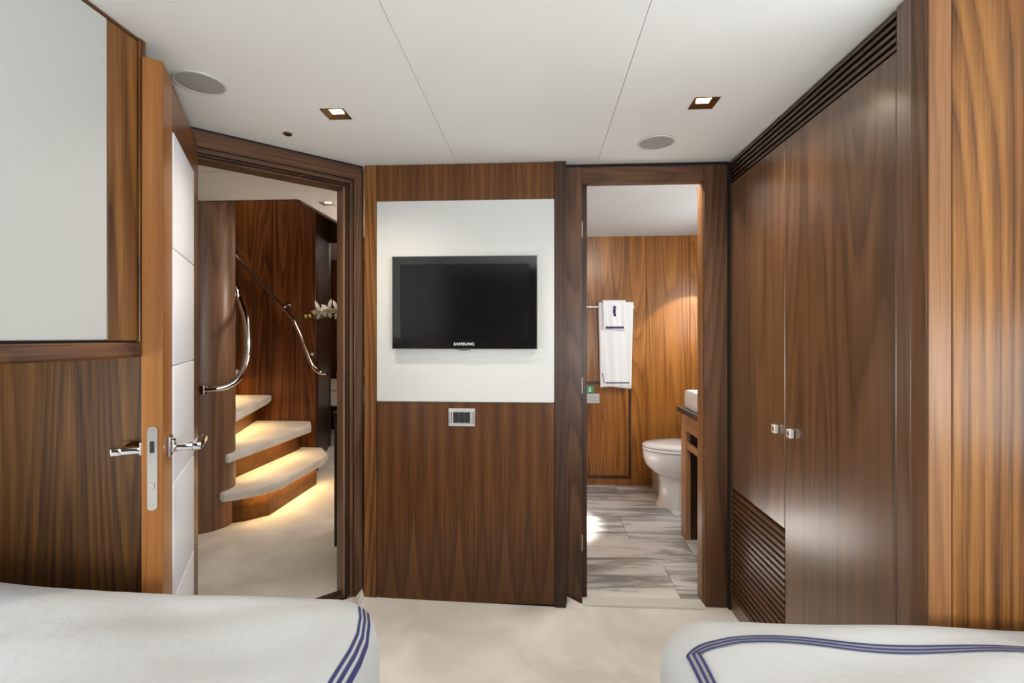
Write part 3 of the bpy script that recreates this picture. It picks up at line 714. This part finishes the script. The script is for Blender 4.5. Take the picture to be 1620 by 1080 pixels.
# vanity
va = thing('vanity', 'open walnut vanity stand with dark top inside the bathroom', 'vanity', (1.15, 2.65, 0))
PALE = walnut('walnut_pale', 'z', dark=(.28, .135, .065), mid=(.40, .20, .10), light=(.52, .28, .15), figure=.5)
PALEY = walnut('walnut_pale_rail', 'y', dark=(.28, .135, .065), mid=(.40, .20, .10), light=(.52, .28, .15), figure=.5)
box('leg', .870, .900, 2.93, 3.02, 0, .755, PALE, va)
box('end_panel', .900, 1.51, 2.935, 2.96, .006, .755, DARKW, va)
box('leg', .870, .940, 2.31, 2.37, 0, .755, PALE, va)
box('top_rail', .868, .900, 2.37, 2.93, .655, .755, PALEY, va)
box('towel_bar', .878, .898, 2.37, 2.93, .545, .585, PALEY, va)
box('inner_panel', 1.18, 1.20, 2.31, 2.935, .0, .755, DARKW, va, bev=0)
box('counter_top', .845, 1.515, 2.30, 3.03, .757, .790, COUNTER, va, bev=.002)
bs_ = thing('basin', 'rectangular white vessel basin on the vanity top', 'basin', (1.1, 2.7, .79))
def basin():
    bm = bm_box(.872, 1.33, 2.45, 2.965, .7905, .895, 0)
    topf = max(bm.faces, key=lambda f: f.calc_center_median().z)
    r = bmesh.ops.inset_region(bm, faces=[topf], thickness=.018)
    r = bmesh.ops.extrude_face_region(bm, geom=[topf]); vs = [v for v in r['geom'] if isinstance(v, bmesh.types.BMVert)]
    bmesh.ops.translate(bm, verts=vs, vec=(0, 0, -.075))
    bmesh.ops.delete(bm, geom=[topf], context='FACES_ONLY') if topf.is_valid else None
    bmesh.ops.bevel(bm, geom=bm.edges[:], offset=.006, segments=3, affect='EDGES'); return bm
obj('bowl', basin(), PORC, bs_, smooth=40)
obj('drain', bm_lathe([(.022, .822), (.022, .826), (0, .827)], 1.1, 2.7, 20), CHROME, bs_)

# ------------------------------------------------------------------ hall shell
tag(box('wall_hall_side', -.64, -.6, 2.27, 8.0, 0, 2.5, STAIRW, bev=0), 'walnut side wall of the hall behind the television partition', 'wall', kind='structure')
tag(box('wall_hall_port', -3.34, -3.3, 1.56, 8.0, 0, 3.05, STAIRW, bev=0), 'walnut outer wall of the hall', 'wall', kind='structure')
tag(box('wall_hall_near', -3.3, -1.31, 1.56, 1.6, 0, 2.1, STAIRW, bev=0), 'walnut wall of the hall behind the open door', 'wall', kind='structure')
tag(obj('door_pocket_wall', bm_prism([(-1.135, 1.35), (-1.165, 1.35), (-1.42, 1.76), (-1.38, 1.78)], 0, 2.0), WZ), 'walnut wall behind the open entrance door', 'wall', kind='structure')
# stair wall, with vertical veneer panels
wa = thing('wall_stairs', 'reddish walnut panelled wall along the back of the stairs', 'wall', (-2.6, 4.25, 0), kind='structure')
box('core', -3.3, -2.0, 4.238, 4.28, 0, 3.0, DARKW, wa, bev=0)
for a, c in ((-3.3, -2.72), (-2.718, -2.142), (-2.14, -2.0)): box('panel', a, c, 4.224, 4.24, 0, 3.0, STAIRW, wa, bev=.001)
# receding wall to the far cabin and the bulkhead with its opening
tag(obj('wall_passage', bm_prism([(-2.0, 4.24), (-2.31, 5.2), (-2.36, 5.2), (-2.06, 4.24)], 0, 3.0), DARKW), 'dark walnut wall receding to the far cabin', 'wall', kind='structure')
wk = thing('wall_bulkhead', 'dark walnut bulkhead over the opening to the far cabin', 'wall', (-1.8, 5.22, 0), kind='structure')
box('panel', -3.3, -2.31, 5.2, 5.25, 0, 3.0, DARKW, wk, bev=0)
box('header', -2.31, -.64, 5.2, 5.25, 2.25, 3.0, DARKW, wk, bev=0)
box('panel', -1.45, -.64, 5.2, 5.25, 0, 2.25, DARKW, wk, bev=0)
tag(box('stairwell_fascia', -1.474, -1.462, 2.88, 5.2, 2.035, 3.0, DARKW, bev=0), 'dark walnut edge along the stairwell opening', 'trim', kind='structure')
tag(box('stairwell_fascia', -3.3, -1.474, 2.868, 2.882, 2.048, 3.0, DARKW, bev=0), 'dark walnut edge across the stairwell opening', 'trim', kind='structure')
# ------------------------------------------------------------------ staircase
st = thing('staircase', 'winding stairs with pale carpeted treads lit from beneath', 'staircase', (-2.3, 3.6, 0))
TREAD = CARPET
treads = [
 (.23, [(-1.985, 2.925), (-1.90, 2.975), (-1.80, 3.09), (-1.748, 3.22), (-1.742, 3.86), (-1.775, 3.985), (-1.93, 4.20), (-2.30, 4.215), (-2.32, 3.2), (-2.10, 3.0)]),
 (.46, [(-1.975, 2.975), (-1.925, 3.99), (-2.04, 4.218), (-2.75, 4.218), (-2.45, 3.4), (-2.15, 3.0)]),
 (.69, [(-2.0, 3.03), (-2.335, 4.03), (-2.40, 4.218), (-3.1, 4.218), (-2.6, 3.3), (-2.2, 3.0)]),
 (.92, [(-2.10, 3.10), (-2.60, 4.06), (-2.72, 4.218), (-3.29, 4.218), (-3.29, 3.5), (-2.3, 3.02)]),
 (1.15, [(-2.2, 3.10), (-2.95, 3.9), (-3.29, 4.2), (-3.29, 3.1), (-2.3, 3.02)]),
]
obj('newel_column', bm_lathe([(.19, 0), (.19, 2.99)], -2.185, 3.02, 56), COLW, st, smooth=60, label='round walnut column')
for z, pts in treads:
    obj('tread', bm_prism(pts, z-.058, z, .014, 3), TREAD, st, smooth=50)
def riser(pts, z0, z1):
    bm = bmesh.new(); lo_ = [bm.verts.new((x, y, z0)) for x, y in pts]; hi_ = [bm.verts.new((x, y, z1)) for x, y in pts]
    for i in range(len(pts)-1): bm.faces.new((lo_[i], lo_[i+1], hi_[i+1], hi_[i]))
    r = bmesh.ops.solidify(bm, geom=bm.faces[:], thickness=.018)
    return obj('riser', bm, RISER, st)
RISER = walnut('walnut_riser', 'x', dark=(.11, .045, .012), mid=(.22, .095, .025), light=(.32, .14, .045), figure=.5)
riser([(-2.02, 3.03), (-1.94, 3.07), (-1.83, 3.185), (-1.828, 3.88), (-1.94, 4.06), (-1.99, 4.2)], 0, .174)
riser([(-2.06, 3.05), (-2.115, 3.25), (-2.09, 4.1), (-2.12, 4.215)], .23, .404)
riser([(-2.16, 3.1), (-2.31, 3.53), (-2.51, 4.13), (-2.53, 4.215)], .46, .634)
riser([(-2.25, 3.2), (-2.45, 3.6), (-2.75, 4.14), (-2.78, 4.215)], .69, .864)
riser([(-2.35, 3.2), (-3.0, 3.95), (-3.2, 4.2)], .92, 1.094)
# led strips under the nosings
def led(p, q, z, nrm, pw):
    p, q = Vector((*p, z)), Vector((*q, z)); d = (q-p); L_ = d.length; m = (p+q)/2
    bm = bmesh.new(); nn = Vector((*nrm, 0)).normalized()*.006
    bm.faces.new([bm.verts.new(c) for c in (p-nn, q-nn, q+nn, p+nn)])
    r = bmesh.ops.extrude_face_region(bm, geom=bm.faces[:]); bmesh.ops.translate(bm, verts=[v for v in r['geom'] if isinstance(v, bmesh.types.BMVert)], vec=(0, 0, .003))
    obj('led_strip', bm, LED, st)
    l = bpy.data.lights.new('led_glow', 'AREA'); l.shape = 'RECTANGLE'; l.size = L_; l.size_y = .015; l.energy = pw; l.color = (1, .62, .24)
    o = bpy.data.objects.new('led_glow', l); COL.objects.link(o); o.parent = st; o.location = m-Vector((0, 0, .004))-wloc(st)
    o.rotation_euler = (0, 0, math.atan2(d.y, d.x))
led((-1.90, 3.05), (-1.80, 3.17), .170, (1, 0), .35)
led((-1.795, 3.2), (-1.795, 3.9), .170, (1, 0), 1.6)
led((-2.04, 3.2), (-2.02, 4.0), .400, (1, 0), 1.6)
led((-2.18, 3.3), (-2.42, 4.05), .630, (1, .3), 1.6)
led((-2.35, 3.5), (-2.68, 4.1), .860, (1, .5), 1.5)

# handrails
nr = thing('handrail', 'curved chrome handrail wrapping round the stair column', 'handrail', (-1.9, 2.8, .89))
def cp(u, v, d):
    TH_ = math.atan(43/765); r_ = (u-810)/765*d
    return (r_*math.cos(TH_)-math.sin(TH_)*d, r_*math.sin(TH_)+math.cos(TH_)*d, 1.215+(532-v)/765*d)
path = spline([(-1.968, 2.715, .905), (-1.90, 2.73, .908), (-1.85, 2.77, .92), (-1.805, 2.82, .97), (-1.812, 2.90, 1.08), (-1.852, 2.975, 1.20), (-1.925, 3.065, 1.35), (-2.005, 3.13, 1.455), (-2.09, 3.235, 1.55), (-2.2, 3.28, 1.72)], 8)
obj('rail', bm_tube(path, .019, 14), CHROME, nr, smooth=60)
obj('bracket', bm_tube([(-1.945, 2.725, .905), (-2.04, 2.92, .905)], .012, 12), CHROME, nr, smooth=60)
obj('end_cap', bm_lathe([(.0, .90), (.021, .901), (.021, .913), (0, .914)], -1.972, 2.714, 16), CHROME, nr, smooth=60)
obj('rosette', bm_tube([(-1.955, 2.715, .929), (-1.955, 2.715, .880)], .02, 14), CHROME, nr, smooth=60)
fr = thing('handrail', 'slim metal handrail rising along the walnut stair wall', 'handrail', (-2.2, 4.15, .88))
p2 = spline([(-3.1, 4.15, 2.34), (-2.72, 4.15, 1.955), (-2.24, 4.15, 1.452), (-2.13, 4.15, 1.285), (-2.05, 4.15, 1.09), (-1.985, 4.14, .955), (-1.92, 4.13, .90), (-1.845, 4.12, .89)], 8)
obj('rail', bm_tube(p2, .0165, 12), plain('chrome_warm', (.80, .72, .62), .12, 1), fr, smooth=60)
for (x, z) in ((-2.24, 1.50), (-2.03, 1.06)):
    obj('bracket', bm_tube([(x, 4.15, z-.03), (x-.005, 4.20, z), (x-.005, 4.226, z)], .009, 10), CHROME, fr, smooth=60)
    obj('rosette', bm_tube([(x-.005, 4.214, z), (x-.005, 4.2245, z)], .026, 18), CHROME, fr, smooth=60)

# half-height cabinet and orchid in the hall
hcab = thing('hall_cabinet', 'low dark walnut cabinet just inside the hall doorway', 'cabinet', (-.9, 2.93, 0))
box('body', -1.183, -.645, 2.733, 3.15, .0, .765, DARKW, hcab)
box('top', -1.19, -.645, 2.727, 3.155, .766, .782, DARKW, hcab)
orc = thing('orchid', 'white orchid spray with yellow centres arching over the hall cabinet', 'flower', (-.98, 2.93, .782))
obj('pot', bm_lathe([(.05, .7825), (.065, .80), (.075, .90), (.07, .905), (.062, .89), (0, .885)], -.98, 2.93, 28), POT, orc, smooth=40)
stem = spline([(-.98, 2.93, .88), (-.97, 2.92, 1.1), (-1.02, 2.90, 1.29), (-1.12, 2.87, 1.355), (-1.22, 2.84, 1.345), (-1.33, 2.83, 1.325), (-1.41, 2.83, 1.345)], 8)
obj('stem', bm_tube(stem, lambda t: .005*(1-t)+.0018, 8), GREEN, orc, smooth=60)
def leaf_shape(base, d, L_, Wd, curl, mat, name):
    bm = bmesh.new(); d = Vector(d).normalized(); side = d.cross(Vector((0, -1, .2))).normalized(); up = side.cross(d)
    n = 6; rows_ = []
    for i in range(n+1):
        t_ = i/n; c = Vector(base)+d*L_*t_+up*curl*t_*t_; w_ = Wd*math.sin(math.pi*min(.97, t_*.9+.06))**.8
        rows_.append((bm.verts.new(c-side*w_/2), bm.verts.new(c+up*.004), bm.verts.new(c+side*w_/2)))
    for A, B in zip(rows_, rows_[1:]):
        for k in range(2): bm.faces.new((A[k], A[k+1], B[k+1], B[k]))
    bmesh.ops.solidify(bm, geom=bm.faces[:], thickness=.0012)
    return obj(name, bm, mat, orc, smooth=True)
for a in (20, 100, 170, 250, 320): leaf_shape((-.98, 2.93, .89), (math.cos(math.radians(a)), math.sin(math.radians(a)), .45), .20, .05, -.05, GREEN, 'leaf')
fl = [(-1.305, 2.815, 1.365), (-1.245, 2.80, 1.372), (-1.195, 2.815, 1.368), (-1.15, 2.82, 1.38)]
for i, c in enumerate(fl):
    ft = bpy.data.objects.new('blossom', None); COL.objects.link(ft); ft.parent = orc; ft.location = Vector(c)-wloc(orc)
    for k in range(5):
        a = math.radians(90+72*k+(-18 if i % 2 else 22)); L_ = .056 if k else .07
        dd = Vector((math.cos(a), -.35, math.sin(a))).normalized()
        bm = bmesh.new(); side = dd.cross(Vector((0, -1, 0))).normalized(); rows_ = []
        for j in range(5):
            t_ = j/4; cc = Vector(c)+dd*L_*t_+Vector((0, .012*t_*t_, 0)); w_ = .024*math.sin(math.pi*min(.95, t_*.88+.08))
            rows_.append((bm.verts.new(cc-side*w_/2), bm.verts.new(cc+side*w_/2)))
        for A, B in zip(rows_, rows_[1:]): bm.faces.new((A[0], A[1], B[1], B[0]))
        bmesh.ops.solidify(bm, geom=bm.faces[:], thickness=.001); obj('petal', bm, PETAL, ft, smooth=True)
    bm = bmesh.new(); bmesh.ops.create_uvsphere(bm, u_segments=10, v_segments=8, radius=.013)
    for v in bm.verts: v.co = Vector(c)+Vector((v.co.x*1.1, v.co.y-.014, v.co.z*.9-.002))
    obj('lip', bm, YEL, ft, smooth=True)
for c in ((-1.345, 2.825, 1.352), (-1.375, 2.828, 1.338), (-1.40, 2.83, 1.336)):
    bm = bmesh.new(); bmesh.ops.create_uvsphere(bm, u_segments=8, v_segments=6, radius=.0085)
    for v in bm.verts: v.co = Vector(c)+Vector((v.co.x, v.co.y, v.co.z*1.3))
    obj('bud', bm, YEL, orc, smooth=True)

# far cabin seen past the stairs
fb = thing('double_bed', 'bed with beige cover in the far cabin past the stairs', 'bed', (-2.4, 6.3, 0))
box('base', -2.9, -1.7, 6.2, 7.3, 0, .38, DARKW, fb)
box('mattress', -3.0, -1.6, 5.5, 7.3, .40, .575, WHITE, fb, bev=.02, seg=2)
box('bedspread', -3.0, -1.6, 5.52, 6.9, .575, .60, BEDW, fb, bev=.01, seg=2)
box('pillow', -2.95, -2.3, 6.85, 7.25, .58, .74, WHITE, fb, bev=.05, seg=3, smooth=True)
box('pillow', -2.25, -1.65, 6.85, 7.25, .58, .74, WHITE, fb, bev=.05, seg=3, smooth=True)
hb = thing('wall_far_cabin', 'walnut head wall of the far cabin with a pale upholstered panel', 'wall', (-2.3, 7.4, 0), kind='structure')
box('panel', -3.3, -.64, 7.35, 7.4, 0, 2.4, STAIRW, hb, bev=0)
box('upholstered_panel', -2.62, -1.8, 7.32, 7.36, 1.92, 2.26, plain('panel_blush', (.75, .60, .50), .6), hb, bev=.005)
tag(box('far_cabin_ceiling', -3.3, -.6, 5.25, 8.0, 2.4, 2.44, CEIL, bev=0), 'white ceiling of the far cabin', 'ceiling', kind='structure')
# fill lights added out of sight for the hall, stairwell and far cabin
area('hall_fill', (-1.05, 3.4, 2.04), (-1.2, 3.4, 0), .3, .3, 2, (1, .88, .74))
area('stairwell_fill', (-2.6, 3.7, 2.98), (-2.6, 3.7, 0), .3, .3, 6, (1, .84, .68))
area('far_cabin_fill', (-1.6, 6.4, 2.38), (-1.9, 6.5, 0), .5, .5, 12, (1, .88, .76))
l = bpy.data.lights.new('hall_point_fill', 'POINT'); l.energy = 24; l.color = (1, .88, .76); l.shadow_soft_size = .12  # unseen point light added to brighten the hall ceiling
o = bpy.data.objects.new('hall_point_fill', l); COL.objects.link(o); o.location = (-.82, 3.7, 1.55)
